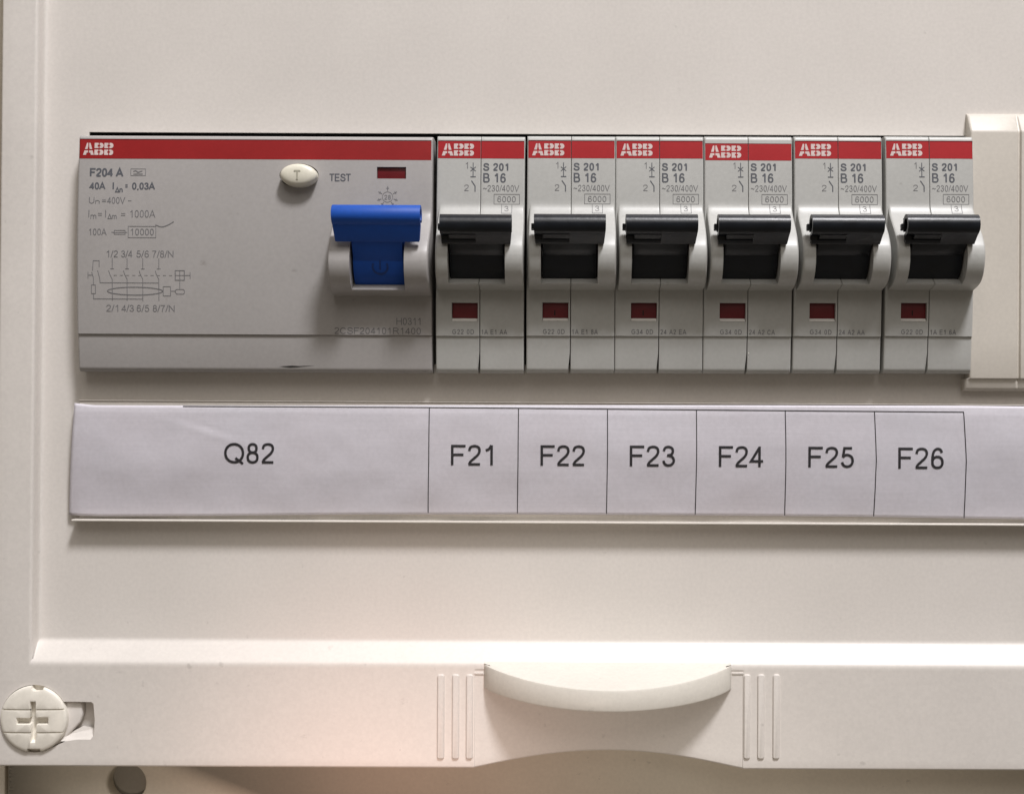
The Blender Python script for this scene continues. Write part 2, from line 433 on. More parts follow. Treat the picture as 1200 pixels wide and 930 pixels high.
def cover_h(u, v):
    h = max(lin(LEFT, u), lin(BOTR, v))
    h -= rnd(u-UOUT, .5)+rnd(v-ZBOT, .45)
    if v < ZT-1 and XREC0-.01 < u < XREC1+.01:
        s = (u-(XREC0+XREC1)/2)/((XREC1-XREC0)/2)
        h -= .12*min(1, (u-XREC0)/.12, (XREC1-u)/.12)*min(1, (ZT-1-v)/.15)+1.0*(1-s*s)*smooth01((ZT-1-v)/6)
    return h
def cover_f(u, v):
    x = u
    if u < -92: x += (0.30+(v-79)/131*0.8)*min(1, (-92-u)/8.0)
    z = v
    s = (x-XC)/XH
    if abs(s) < 1 and v < ZT-1: z += 3.3*(1-s*s)**1.15*((ZT-1-v)/(ZT-1-ZBOT))
    return (x, z, cover_h(u, v))
us = uniq([UOUT+e for e in edge_steps(.5)]+[-109.9, -108]+[a for a, b in LEFT]+[-100, -97]+[SLOT[0], SLOT[2]]+rng(-90, -20, 8)
          +[XREC0, XREC0+.12, XREC1-.12, XREC1]+rng(XC-XH, XC+XH, 33)+[40, 50, 60, 70, 90, 110, 130, 150, 185, 240]+[at(112, 840, HF)[0]+.8])
U_P1 = at(112, 840, HF)[0]+.8; 
Z_P0 = at(40, 886, HF)[1]; Z_P1 = at(40, 797, HF)[1]
vs = uniq([ZBOT+e for e in edge_steps(.45)]+[Z_P0, Z_P1]+[a for a, b in BOT]+[ZT-1, ZT-1.15]+rng(ZT-7, ZT-1.2, 8)+[-64, -68, SLOT[1], SLOT[3], -40, -20, 70, 90, 130, 190])
U_P0 = -109.9
bm = bmesh.new()
def cover_skip(u, v):
    if SLOT[0] < u < SLOT[2] and SLOT[1] < v < SLOT[3]: return True
    return U_P0 < u < U_P1 and Z_P0 < v < Z_P1
vt = grid(bm, us, vs, cover_f, cover_skip, skirt='BL', skirt_h=-5)
wall(bm, [(SLOT[0], SLOT[1]), (SLOT[2], SLOT[1]), (SLOT[2], SLOT[3]), (SLOT[0], SLOT[3])], 0, -.5)
# pocket for the locking screw
i0 = min(range(len(us)), key=lambda i: abs(us[i]-U_P0)); i1 = min(range(len(us)), key=lambda i: abs(us[i]-U_P1))
j0 = min(range(len(vs)), key=lambda i: abs(vs[i]-Z_P0)); j1 = min(range(len(vs)), key=lambda i: abs(vs[i]-Z_P1))
ring = [(i, j0) for i in range(i0, i1)]+[(i1, j) for j in range(j0, j1)]+[(i, j1) for i in range(i1, i0, -1)]+[(i0, j) for j in range(j1, j0, -1)]
outer = [(vt[i][j].co.x/MM, vt[i][j].co.z/MM) for i, j in ring]
SC = at(40.2, 841.5, HF); SR = 6.55
def P(px, py, h=HF): return at(px, py, h)
hole = []
a_top = math.degrees(math.atan2(P(74, 822)[1]-SC[1], P(74, 822)[0]-SC[0])); a_bot = -58
for i in range(41): 
    a = a_top+(360+a_bot-a_top)*i/40
    hole.append((SC[0]+(SR+.12)*math.cos(R(a)), SC[1]+(SR+.12)*math.sin(R(a))))
hole += [P(77, 868), P(90, 866), P(106, 866), P(110, 861), P(111, 842), P(109.5, 824), P(107, 822), P(85, 821.6)]
fill(bm, [outer, hole[::-1]], HF)
wall(bm, hole, HF, HF-2.4)
fill(bm, [hole], HF-2.4)
bmesh.ops.remove_doubles(bm, verts=bm.verts, dist=2e-6)
cover = bm_obj('cover_panel', bm, M['cover'], smooth=40, recalc=False)
cover.data.flip_normals() if sum(p.normal.y for p in cover.data.polygons) > 0 else None
tag(cover, kind='structure')

# slanted tongue in the pocket and the cam beside the screw
bm = bmesh.new()
pts = [P(66, 866), P(90, 866), P(106, 866), P(110, 861)]
a = [bm.verts.new(V(*P(px, py), h)) for px, py, h in ((60, 868, HF-.02), (108, 868, HF-.02), (109.5, 855, HF-1.5), (95, 852, HF-1.5), (75, 862, HF-1.0))]
bm.faces.new(a)
bm_obj('pocket_ramp', bm, M['cover'], cover, smooth=0)
bm = bmesh.new()
cam_pts = [P(60, 880), P(70, 871), P(82, 858), P(93, 846), P(95, 838), P(95, 828), P(93.5, 822.6), P(80, 822.4), P(60, 824), P(44, 840), P(46, 870)]
plate(bm, cam_pts, HF-2.35, HF-.7, bev=.35)
bm_obj('cam_plate', bm, M['cover'], cover)

# ribs beside the thumb scoop
for pxs in ((512.6, 520.6), (530, 538), (546.4, 554), (871.8, 879), (887.8, 895.6), (905.8, 913.4)):
    x0, z1 = at(pxs[0], 789.5, HF); x1, z0 = at(pxs[1], 888.5, HF)
    bm = bmesh.new(); plate(bm, rrect(x0, z0, x1, z1, .45), HF-.6, HF+.32, bev=.22)
    bm_obj('rib', bm, M['cover'], cover)
# fine raised lines of the insert above the scoop
for (a, b) in ((555, 569), (858, 872)):
    x0, z1 = at(a, 787.6, HF); x1, z0 = at(b, 789.6, HF)
    bm = bmesh.new(); plate(bm, [(x0, z0), (x1, z0), (x1, z1), (x0, z1)], HF-.5, HF+.05, bev=.02)
    bm_obj('insert_edge', bm, M['cover'], cover)

# pull handle (a lens-shaped lip)
bm = bmesh.new(); n = 40; loops = []
HX, HH = 9.85, 24.35
for i in range(n+1):
    s = -1+2*i/n; q = 1-s*s; x = HX+HH*s
    hf = 3.3+10.2*q**.80
    zt = -52.62-2.75*q; zb = -57.35-2.15*q**.8
    pr = [(2.2, -52.0), (3.2, -52.45), ((3.3+hf)/2, (-52.5+zt)/2-.02*q), (hf-.55, zt+.03), (hf-.15, zt-.12), (hf, zt-.5), (hf, zb+.35), (hf-.10, zb+.08), (hf-.4, zb), (max(2.3, hf-1.6), zb+.1), (max(2.25, (hf-1.2)*.5+1.1), zb*.5-57.6*.5+.35), (2.2, -57.0)]
    loops.append([bm.verts.new(V(x, z, h)) for h, z in pr])
for a, b in zip(loops, loops[1:]):
    m_ = len(a)
    for k in range(m_): bm.faces.new((a[k], a[(k+1) % m_], b[(k+1) % m_], b[k]))
bm.faces.new(loops[0]); bm.faces.new(loops[-1][::-1])
bm_obj('pull_handle', bm, M['cap'], cover, smooth=38)

# box behind the slot, near-black in place of the shade inside the board
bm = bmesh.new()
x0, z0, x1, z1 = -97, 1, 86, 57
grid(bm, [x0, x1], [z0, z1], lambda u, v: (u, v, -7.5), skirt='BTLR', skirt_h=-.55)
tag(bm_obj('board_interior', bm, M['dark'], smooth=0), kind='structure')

# ------------------------------------------------------------------ base of the board behind and below the cover
HB = -3.5
bm = bmesh.new()
g0 = at(5.6, 915, HB)[0]; g1 = at(9.6, 915, HB)[0]
hc = at(148, 917, HB); hr = 4.35
def base_strip(xa, xb, za, zb): 
    f = lambda u, v: (u, v, HB-rnd(u-xa, .25)-rnd(xb-u, .25))
    grid(bm, uniq([xa+e for e in edge_steps(.25, 3)]+[xb-e for e in edge_steps(.25, 3)]), [za, zb], f, skirt='LR', skirt_h=HB-4)
base_strip(-230, g0, -200, 190)
box = [(g1+.25, -200), (60, -200), (240, -200), (240, -60), (60, -60), (g1+.25, -60)]
circ = ell(hc[0], hc[1], hr, hr, 56)
fill(bm, [box, circ[::-1]], HB)
# rounded rim of the hole, its wall and floor
prev = None
for k, (dr, dh) in enumerate(((0, 0), (-.25, -.08), (-.42, -.3), (-.5, -.7), (-.55, -3.4))):
    c = ell(hc[0], hc[1], hr+dr, hr+dr, 56)
    cur = [bm.verts.new(V(x, z, HB+dh)) for x, z in c]
    if prev:
        for t in range(56): bm.faces.new((prev[t], prev[(t+1) % 56], cur[(t+1) % 56], cur[t]))
    prev = cur
wall(bm, [(g1+.25, -60), (g1+.05, -60), (g1+.05, -200), (g1+.25, -200)], HB, HB-4, closed=False)
grid(bm, [g0-.3, g1+.3], [-200, 190], lambda u, v: (u, v, HB-3.9))
bmesh.ops.remove_doubles(bm, verts=bm.verts, dist=2e-6)
board_base = tag(bm_obj('board_base', bm, M['base'], smooth=40), kind='structure')
bm = bmesh.new(); fill(bm, [ell(hc[0], hc[1], hr, hr, 40)], HB-3.35)
bm_obj('hole_bottom', bm, mat('hole_shade_grey', (0.27, 0.25, 0.21), 0.6), board_base, smooth=0)  # grey floor carries the shade of the deep hole in its colour

# ------------------------------------------------------------------ locking screw
def boolean(o, cutters):
    for c in cutters:
        md = o.modifiers.new('cut', 'BOOLEAN'); md.object = c; md.operation = 'DIFFERENCE'; md.solver = 'EXACT'
    md = o.modifiers.new('bev', 'BEVEL'); md.width = .13*MM; md.segments = 2; md.limit_method = 'ANGLE'; md.angle_limit = R(35); md.use_clamp_overlap = True
    dg = bpy.context.evaluated_depsgraph_get()
    me = bpy.data.meshes.new_from_object(o.evaluated_get(dg))
    o.modifiers.clear(); old = o.data; o.data = me; bpy.data.meshes.remove(old)
    for c in cutters: bpy.data.objects.remove(c)
    for p in me.polygons: p.use_smooth = True
    me.set_sharp_from_angle(angle=R(32))
bm = bmesh.new(); prev = None; first = None
HS = HF+1.0
prof = [(SR, HF-2.3), (SR, HF+.30), (SR-.08, HF+.48), (SR-.3, HF+.64), (SR-.8, HF+.78), (SR*.6, HF+.93), (SR*.25, HS)]
for r_, h_ in prof:
    cur = [bm.verts.new(V(x, z, h_)) for x, z in ell(SC[0], SC[1], r_, r_, 64)]
    if prev: 
        for t in range(64): bm.faces.new((prev[t], prev[(t+1) % 64], cur[(t+1) % 64], cur[t]))
    else: bm.faces.new(cur[::-1])
    prev = cur
bm.faces.new(prev)
bmesh.ops.recalc_face_normals(bm, faces=bm.faces)
scr = bm_obj('locking_screw', bm, M['screw'])
def cutter(poly, h0, h1, shrink=1.0, dz=0.0):
    b = bmesh.new()
    cx = sum(p[0] for p in poly)/len(poly); cz = sum(p[1] for p in poly)/len(poly)
    lo = [b.verts.new(V(cx+(x-cx)*shrink, cz+(z-cz)*shrink+dz, h0)) for x, z in poly]; hi = [b.verts.new(V(x, z, h1)) for x, z in poly]
    n = len(poly)
    for k in range(n): b.faces.new((lo[k], lo[(k+1) % n], hi[(k+1) % n], hi[k]))
    b.faces.new(lo[::-1]); b.faces.new(hi)
    return bm_obj('cutter', b, M['screw'])
def pq(x0, y0, x1, y1): return [P(x0, y1, HS), P(x1, y1, HS), P(x1, y0, HS), P(x0, y0, HS)]
cross = [P(x, y, HS) for x, y in ((35, 821), (42, 821), (42, 840.2), (57.5, 840.2), (57.5, 849.5), (43, 849.5), (43, 860), (41, 872), (35, 872), (35.5, 860), (35, 849.5), (18, 849.5), (18, 841), (35, 841))]
boolean(scr, [cutter(cross, HS-1.25, HS+1, .90, .25),
              cutter(pq(-10, 830.5, 90, 832), HF+.42, HS+1), cutter(pq(-10, 857.5, 90, 859), HF+.42, HS+1),
              cutter([P(x, y, HS) for x, y in ((34, 795), (52, 795), (49.5, 808), (46, 810), (39, 810), (36, 807))], HF-.8, HS+1),
              cutter([P(x, y, HS) for x, y in ((30, 892), (47, 892), (46, 877), (31, 877))], HF-.8, HS+1)])
tag(scr, 'round ivory plastic locking screw with a cross slot at the cover corner', 'screw')

# ------------------------------------------------------------------ blanking cover at the right edge
BL0 = at(1131, 300, 0)[0]; bz1 = at(1150, 134, 0)[1]; bz1b = at(1150, 152.5, 3)[1]; bz0 = at(1150, 443, 3)[1]; bz00 = at(1150, 458, 1.9)[1]
gx = at(1194.5, 300, 3)[0]; BLR = 205
BV = [(bz00, 1.2), (bz00+.12, 1.75), (bz00+.35, 2.05), (bz00+.7, 2.2), (bz0-.15, 2.62), (bz0, 2.95), (bz0+.2, 3.0), (bz1b-.5, 3.0), (bz1b-.15, 2.97), (bz1b+.1, 2.85), (bz1-.7, 1.05), (bz1-.3, .75), (bz1-.08, .45), (bz1, .05)]
def blank_f(u, v):
    h = lin(BV, v)
    if v < bz0-.01: x = u-.75*(1 if u < BL0+5 else 0)
    else: x = u
    h -= rnd(u-BL0, .5)*min(1, h/.6)
    d = abs(u-gx)
    if d < .45 and v > bz0-.2: h -= .5*(1-smooth01((d-.12)/.3))*min(1, (bz1-v)/3)
    return (x, v, h)
bm = bmesh.new()
grid(bm, uniq([BL0+e for e in edge_steps(.5)]+[BL0+4.9, BL0+5.1]+[gx+t for t in (-.46, -.34, -.24, -.13, 0, .13, .24, .34, .46)]+[100, 120, BLR]),
     uniq([a for a, b in BV]+[bz0-.01, 12, 25, 40]), blank_f, skirt='BTLR', skirt_h=-1)
t = empty('blanking_cover', BL0, bz00); t.location = (0, 0, 0)
bl = bm_obj('blanking_cover', bm, M['blank'], smooth=30); bpy.data.objects.remove(t); bl.name = 'blanking_cover'
tag(bl, 'cream plastic blanking cover right of the row of black toggle breakers', 'cover')

# ------------------------------------------------------------------ device geometry shared by the breakers and the wide device
BF = 5.5
def FACE(z): return BF-1.1*((z-28)/23)**2          # slight bow added so the fronts shade darker downwards
def PRINT(x, z): return FACE(z)+.03
BUMP = [(20.85, 0), (21.0, .45), (21.2, 1.5), (21.5, 2.9), (21.95, 4.3), (22.8, 5.6), (24.0, 6.5), (25.6, 7.1), (27.2, 7.25), (29.0, 6.85), (31.0, 5.55), (32.6, 4.0), (34.2, 2.3), (35.6, 1.0), (36.8, .25), (37.8, 0)]
def bump(z, dz=0): return max(0, interp(BUMP, z-dz))
BUMPZ = uniq([a for a, b in BUMP]+rng(20.85, 23, 12)+rng(23, 37.8, 26))

def device_h(u, z, W, c0, c1, o0, o1, z0, z1, dz, inset, rl, rr, win=None):
    """front height of a device: u from its left edge; collar c0..c1 with opening o0..o1"""
    b = FACE(z)-(0 if z > 11.95 else .30)
    h = b
    if c0 <= u <= c1:
        k = bump(z, dz)
        op = o0 < u < o1 and z-dz < 34.6
        if op:
            zz = z-dz
            if zz > 23.35: h = 1.0
            elif zz > 21.7: h = b+min(k, 1.6+(23.35-zz)/1.65*2.5)
            else: h = b+k
        else:
            h = b+k
            if k > 0 and inset[0] and u-c0 < .5: h -= min(k, rnd(u-c0, .45))
            if k > 0 and inset[1] and c1-u < .5: h -= min(k, rnd(c1-u, .45))
    h -= rnd(u, rl)+rnd(W-u, rr)+rnd(z1-z, .75)+rnd(z-z0, 1.0)*.9
    if win and win[0] < u < win[2] and win[1] < z < win[3]:
        e = (z-win[1])/.62
        h = min(h, FACE(z)-1.1 if e > 1 else FACE(z)-.12-.98*e)
    return h

# ------------------------------------------------------------------ toggles
def toggle(name, m, parent, cx, half_bar, stem0, stem1, zc, zflange, drum_z, slot, tab, draft=.965):
    bm = bmesh.new(); rb, ri, hb = 2.0, 1.25, 14.05; zc -= .22
    def arc(r, a0, a1, n): return [(hb+r*math.cos(R(a0+(a1-a0)*i/n)), zc+r*math.sin(R(a0+(a1-a0)*i/n))) for i in range(n+1)]
    fl_top = (14.75, zc-1.86)
    prof = [(12.9, zflange), (13.1, zflange-.12), (13.35, zflange+.05)]+[fl_top]+arc(rb, -64, 215, 18)+arc(ri, 215, -70, 14)+[(13.3, zc-1.75), (12.2, zflange+.25)]
    nprof = [(12.9, zflange), (13.1, zflange-.12), (13.35, zflange+.05), (13.7, zflange+.55), (12.9, zflange+.60), (12.95, zc-1.95), (14.5, zc-1.9)]+arc(rb, -66, 215, 18)+arc(ri, 215, -70, 14)+[(12.7, zc-1.7), (12.2, zflange+.25)]
    kd = lambda z: 1-(1-draft)*max(0, min(1, (zc-1.2-z)/(zc-1.2-zflange)))
    if slot:
        mid = cx-.05
        def kdm(z): return 1
        xs = (cx-half_bar, mid, cx+half_bar)
        prism(bm, nprof, xs[0], mid, bev=0); prism(bm, prof, mid, xs[2], bev=0)
        for v in bm.verts:
            v.co.x = (cx+(v.co.x/MM-cx)*kd(v.co.z/MM))*MM
    else:
        prism(bm, prof, cx-half_bar, cx+half_bar, bev=.12, draft=kd)
    # arm: from the flange back and down to the drum
    arm = [(fl_top[0]-.12, fl_top[1]-.1), (13.0, zflange+.25), (12.2, zflange-.9), (10.6, drum_z-.85), (10.2, drum_z-1.1), (7, drum_z-1.0), (5, drum_z+2.4), (9.5, drum_z+4.2), (12.9, zc-1.4)]
    prism(bm, arm, stem0+.05, stem1-.05, bev=.10)
    # hub plates that carry the bar from behind
    prism(bm, [(13.2, zc-1.3), (12.3, zflange+.2), (9, drum_z+1.5), (7, drum_z+3.5), (9.5, drum_z+4.6), (12.6, zc-.9)], stem0+.6, stem1-.6)
    if tab: prism(bm, [(12.2, zc+.3), (13.1, zc+.35), (13.2, zc-.7), (12.2, zc-.9)], cx-half_bar-.55, cx-half_bar+1.0, bev=.08)
    o = bm_obj(name, bm, m, parent, smooth=30)
    bm = bmesh.new()
    drum = [(4.6+6.1*math.cos(R(a)), drum_z+.2+6.1*math.sin(R(a))) for a in range(-100, 101, 6)]
    prism(bm, drum, stem0, stem1, bev=.08)
    d = bm_obj('rotor_drum', bm, m, o, smooth=30)
    return o, d

# ------------------------------------------------------------------ miniature circuit breaker (17.2 mm wide), origin at its left edge on the panel
BW, SEAM = 17.25, 8.62
C0, C1, O0, O1 = .5, 17.25, 2.85, 13.75
BZ0, BZ1 = 4.75, 51.2
WIN = (3.15, 14.85, 8.2, 18.45)
def half_body(name, parent, u0, u1, left):
    bm = bmesh.new()
    base = [u0+e for e in edge_steps(.32 if left else .10, 4)]+[u1-e for e in edge_steps(.10 if left else .32, 4)]
    xs = [O0-.02, O0+.0, O0+.03, O0-.25, O0-.12, O1-.03, O1+.0, O1+.02, O1+.12, O1+.25]+[C0-.02, C0+.01]+[C0+e for e in edge_steps(.45, 4)]+[C1-e for e in edge_steps(.45, 4)]
    if left: xs += [WIN[0]-.02, WIN[0]+.02, WIN[2]-.02, WIN[2]+.02]
    else: xs = [x for x in xs if x > 9]+[9.5, 11]
    xs = uniq([x for x in base+xs if u0-1e-6 <= x <= u1+1e-6]+rng(u0, u1, 6), eps=4e-3)
    zs = uniq([BZ0+e for e in edge_steps(1.0)]+[BZ1-e for e in edge_steps(.75)]+[8.4, 8.6, 11.88, 11.92, 11.98, 12.02]+BUMPZ+[34.58, 34.62, 23.33, 23.37, 21.7, WIN[1]-.01, WIN[1]+.01, WIN[1]+.62, WIN[3]-.01, WIN[3]+.01]+rng(12.1, 20.5, 8)+rng(38.5, 50.2, 10), eps=4e-3)
    def f(u, z):
        hh = device_h(u, z, BW, C0, C1, O0, O1, BZ0, BZ1, 0, (True, True), .32, .32, WIN if left else None)
        hh -= rnd(u-u0, .10)*(0 if left else 1)+rnd(u1-u, .10)*(1 if left else 0)
        x = u
        if left and abs(u-u1) < .11: x -= .26*smooth01((8.6-z)/1.0)+.05*smooth01((30-z)/20)
        if not left and abs(u-u0) < .11: x += 0.04
        return (x, z, hh)
    grid(bm, xs, zs, f, skirt='BTLR', skirt_h=-6.5)
    return bm_obj(name, bm, M['body'], parent, smooth=34)

def stripe(name, parent, u0, u1, za, zb, hfun, m=None):
    bm = bmesh.new()
    xs = uniq([u0+e for e in (0, .06, .14, .25, .4)]+[u1-e for e in (0, .06, .14, .25, .4)]+rng(u0, u1, 5), eps=4e-3)
    grid(bm, xs, rng(za, zb, 6), lambda u, z: (u, z, hfun(u, z)+.03), skirt='BTLR', skirt_h=4.6)
    return bm_obj(name, bm, m or M['red'], parent, smooth=34)

def breaker():
    t = empty('circuit_breaker', 0, 0)
    half_body('housing_half', t, 0, SEAM-.03, True)
    half_body('housing_half', t, SEAM+.03, BW, False)
    hf = lambda u, z: device_h(u, z, BW, C0, C1, O0, O1, BZ0, BZ1, 0, (True, True), .32, .32)
    stripe('red_stripe', t, .22, SEAM-.06, 46.75, 50.25, hf); stripe('red_stripe', t, SEAM+.08, BW-.16, 46.75, 50.25, hf)
    o, d = toggle('toggle', M['black'], t, (C0+C1)/2-.55, 6.75, 3.15, 13.5, 32.72, 29.15, 28.0, True, True)
    bm = bmesh.new()
    plate(bm, [(WIN[0]+.03, WIN[1]+.62), (SEAM-.1, WIN[1]+.62), (SEAM-.1, WIN[3]-.02), (WIN[0]+.03, WIN[3]-.02)], 2.5, FACE(16.6)-.75, bev=.1)
    win_ = bm_obj('indicator_window', bm, M['window'], t)
    bm = bmesh.new(); e0, e1 = WIN[0]+.06, WIN[2]-.06
    prism(bm, [(FACE(15)-.10, WIN[1]+.02), (FACE(15)+.02, WIN[1]+.06), (FACE(15)-.85, WIN[1]+.66), (FACE(15)-1.0, WIN[1]+.5)], e0, e1)
    bm_obj('sill', bm, M['sill'], win_, smooth=0)
    F = lambda x, z: FACE(z)+bump(z)+.03
    F2 = lambda x, z: F(x, z)+.006
    printed('logo', M['logo'], t, [lambda b: logo(b, .95, 47.25, 6.3, 2.4, lambda x, z: FACE(z)+.075)])
    u = lambda p: (p-618)/6.0                       # pixel columns of one breaker -> mm across it
    z = lambda p: (465-p)/6.0
    T = lambda s, a, b_, c, d_, w, gap=0: (lambda bm: text(bm, s, u(a), z(d_), u(c), z(b_), w, F, gap))
    printed('model_lettering', M['ink'], t, [T('S 201', 672.4, 190.5, 702, 198.8, .30, .08), T('B 16', 672.6, 202.3, 699.2, 212.8, .30)])
    Lw = .115
    def ln(pts, w=Lw): return lambda bm: ribbon(bm, [(u(a), z(b_)) for a, b_ in pts], w, F2)
    bx = lambda x0, y0, x1, y1: [ln([(x0, y0), (x1, y0), (x1, y1), (x0, y1), (x0, y0)], .10)]
    printed('rating_lettering', M['inklite'], t, [T('~230/400V', 672.4, 216.2, 715, 223.6, .13, .04), T('6000', 689.6, 229.2, 711, 236.2, .13), T('3', 697.8, 240.8, 702.8, 247.4, .12)]
            +bx(685.6, 226.9, 715.5, 238.6)+[ln([(694.6, 238.9), (694.6, 250), (706.6, 250), (706.6, 238.9)], .10)])
    printed('contact_symbol', M['inklite'], t, [T('1', 651.8, 189.2, 654.6, 196.8, .13), T('2', 650.2, 215.8, 656, 223.2, .13)])
    cs = .20
    printed('contact_symbol', M['ink'], t, [ln([(660.7, 189.6), (660.7, 205.8)], cs*.8), ln([(657.6, 194.8), (663.8, 199.6)], .15), ln([(657.6, 199.8), (663.8, 194.6)], .15),
             ln([(657.6, 206.4), (664, 206.4)], cs), ln([(658.9, 211), (663.2, 217.4), (663.2, 224)], cs)])
    return t

def copy_tree(o, parent=None):
    c = o.copy(); COL.objects.link(c)
    if parent: c.parent = parent
    for ch in list(o.children): copy_tree(ch, c)
    return c

brk = breaker()
starts = [(509.8, 'G22 0D', '1A E1 AA', 0), (616.3, 'G22 0D', '1A E1 8A', 1), (720.3, 'G34 0D', '24 A2 EA', 1), (824.2, 'G34 0D', '24 A2 CA', 0), (929.6, 'G34 0D', '24 A2 AA', 0), (1036.6, 'G22 0D', '1A E1 6A', 1)]
words_ = ['first black toggle circuit breaker, beside the wide device and above the F21 label',
          'second black toggle circuit breaker, standing above the F22 label',
          'third black toggle circuit breaker, standing above the F23 label',
          'fourth black toggle circuit breaker, its red stripe set slightly low, above the F24 label',
          'fifth black toggle circuit breaker with a shiny toggle top, above the F25 label',
          'last black toggle circuit breaker, beside the cream blanking cover, above the F26 label']
brks = [brk]+[copy_tree(brk) for _ in range(5)]
for i, (o, (px, ca, cb, mk)) in enumerate(zip(brks, starts)):
    x = (px-CX)/6.0
    y = (-.12, -.02, .02, .05, .12, .22)[i]
    o.location = V(x, y, (0, .08, -.05, .04, 0, .12)[i])
    o.rotation_euler = (0, R((.12, .05, .0, .06, .10, .10)[i]), 0)
    tag(o, words_[i], 'circuit breaker', 'circuit breakers in the row')
    u = lambda p: (p-618)/6.0
    z = lambda p: (465-p)/6.0
    printed('code_lettering', M['inklite'], o, [lambda bm: text(bm, ca, u(637.5), z(391), u(663), z(385.6), .13, PRINT, .16), lambda bm: text(bm, cb, u(671.5), z(391), u(702), z(385.6), .13, PRINT, .16)])
    if mk: printed('indicator_mark', M['dark'], o, [lambda bm: ribbon(bm, [(5.55, 17.0), (5.55, 16.0)], .22, FACE(16.6)-.71)])
    if i == 3:      # the stripe of this one sits lower
        for ch in list(o.children):
            if ch.name.startswith('logo'): ch.location.z -= .35*MM
            if ch.name.startswith('red_stripe'): bpy.data.objects.remove(ch)
        def speck(bm, cx, cz, rr):
            bm.faces.new([bm.verts.new(V(cx+rr*k*math.cos(R(a)), cz+rr*k*math.sin(R(a)), FACE(cz)-.26)) for a, k in ((0, 1), (50, .7), (110, 1.1), (170, .8), (240, 1), (300, .6))])
        printed('paint_speck', M['sill'], o, [lambda bm: speck(bm, 8.95, 8.7, .16), lambda bm: speck(bm, 8.9, 7.9, .10)])
        hf = lambda u, z: device_h(u, z, BW, C0, C1, O0, O1, BZ0, BZ1, 0, (True, True), .32, .32)
        stripe('red_stripe', o, .22, SEAM-.06, 46.40, 49.75, hf); stripe('red_stripe', o, SEAM+.08, BW-.16, 46.40, 49.75, hf)

# ------------------------------------------------------------------ wide residual current device
rx0 = (88.7-CX)/6.0; RW = 69.45; RZ0, RZ1 = 4.6, 50.95; RDZ = -1.35
RC0, RC1, RO0, RO1 = 50.3, 69.45, 54.5, 64.8
rcd = empty('residual_current_device', rx0, 0)
rcd.rotation_euler = (0, R(.02), 0)
tag(rcd, 'wide grey residual current device with one blue toggle and an oval test button', 'circuit breaker')
RWIN = (58.55, 42.55, 64.25, 44.85)
ru = lambda p, h=BF: (p-655)*(DIST-h)/FPX-rx0
BTN = ((350.6-90.6)/6.0, (465-206.6)/6.0, 3.85, 2.38)
TZ0, TZ1, TU0, TU1 = 40.0, 46.2, 38.0, 48.5
def rcd_h(u, z):
    h = device_h(u, z, RW, RC0, RC1, RO0, RO1, RZ0, RZ1, RDZ, (True, True), .45, .45)
    if RWIN[0] < u < RWIN[2] and RWIN[1] < z < RWIN[3]: h = FACE(z)-.8
    return h
bm = bmesh.new()
xs = uniq([e for e in edge_steps(.45)]+[RW-e for e in edge_steps(.45)]+[10, 20, 30, TU0, TU1]+[RC0-.02, RC0+.005]+[RC0+e for e in edge_steps(.45, 4)]+[RO0-.25, RO0-.1, RO0-.02, RO0+.02, 57, 60, 63, RO1-.02, RO1+.02, RO1+.1, RO1+.25, 66, 68]
          +[RWIN[0]-.01, RWIN[0]+.01, RWIN[2]-.01, RWIN[2]+.01], eps=4e-3)
zs = uniq([RZ0+e for e in edge_steps(1.0)]+[RZ1-e for e in edge_steps(.75)]+[11.88, 11.92, 11.98, 12.02, 14, 17, TZ0, TZ1]+[a+RDZ for a in BUMPZ+[34.58, 34.62, 23.33, 23.37, 21.7]]+[RWIN[1]-.01, RWIN[1]+.01, RWIN[3]-.01, RWIN[3]+.01]+rng(12.1, 19, 6)+rng(37, 50, 12), eps=4e-3)
vt = grid(bm, xs, zs, lambda u, z: (u, z, rcd_h(u, z)), skip=lambda u, v: TU0 < u < TU1 and TZ0 < v < TZ1, skirt='BTLR', skirt_h=-6.5)
jj = [z for z in zs if TZ0-1e-6 <= z <= TZ1+1e-6]
outer = [(TU0, TZ0), (TU1, TZ0)]+[(TU1, z) for z in jj[1:-1]]+[(TU1, TZ1), (TU0, TZ1)]+[(TU0, z) for z in jj[1:-1][::-1]]
eo = ell(BTN[0], BTN[1], BTN[2], BTN[3], 48)
fill(bm, [outer, eo[::-1]], FACE)
wall(bm, eo, FACE, lambda z: FACE(z)-2.0)
bmesh.ops.remove_doubles(bm, verts=bm.verts, dist=2e-6)
body = bm_obj('housing', bm, M['rcd'], rcd, smooth=34, recalc=True)
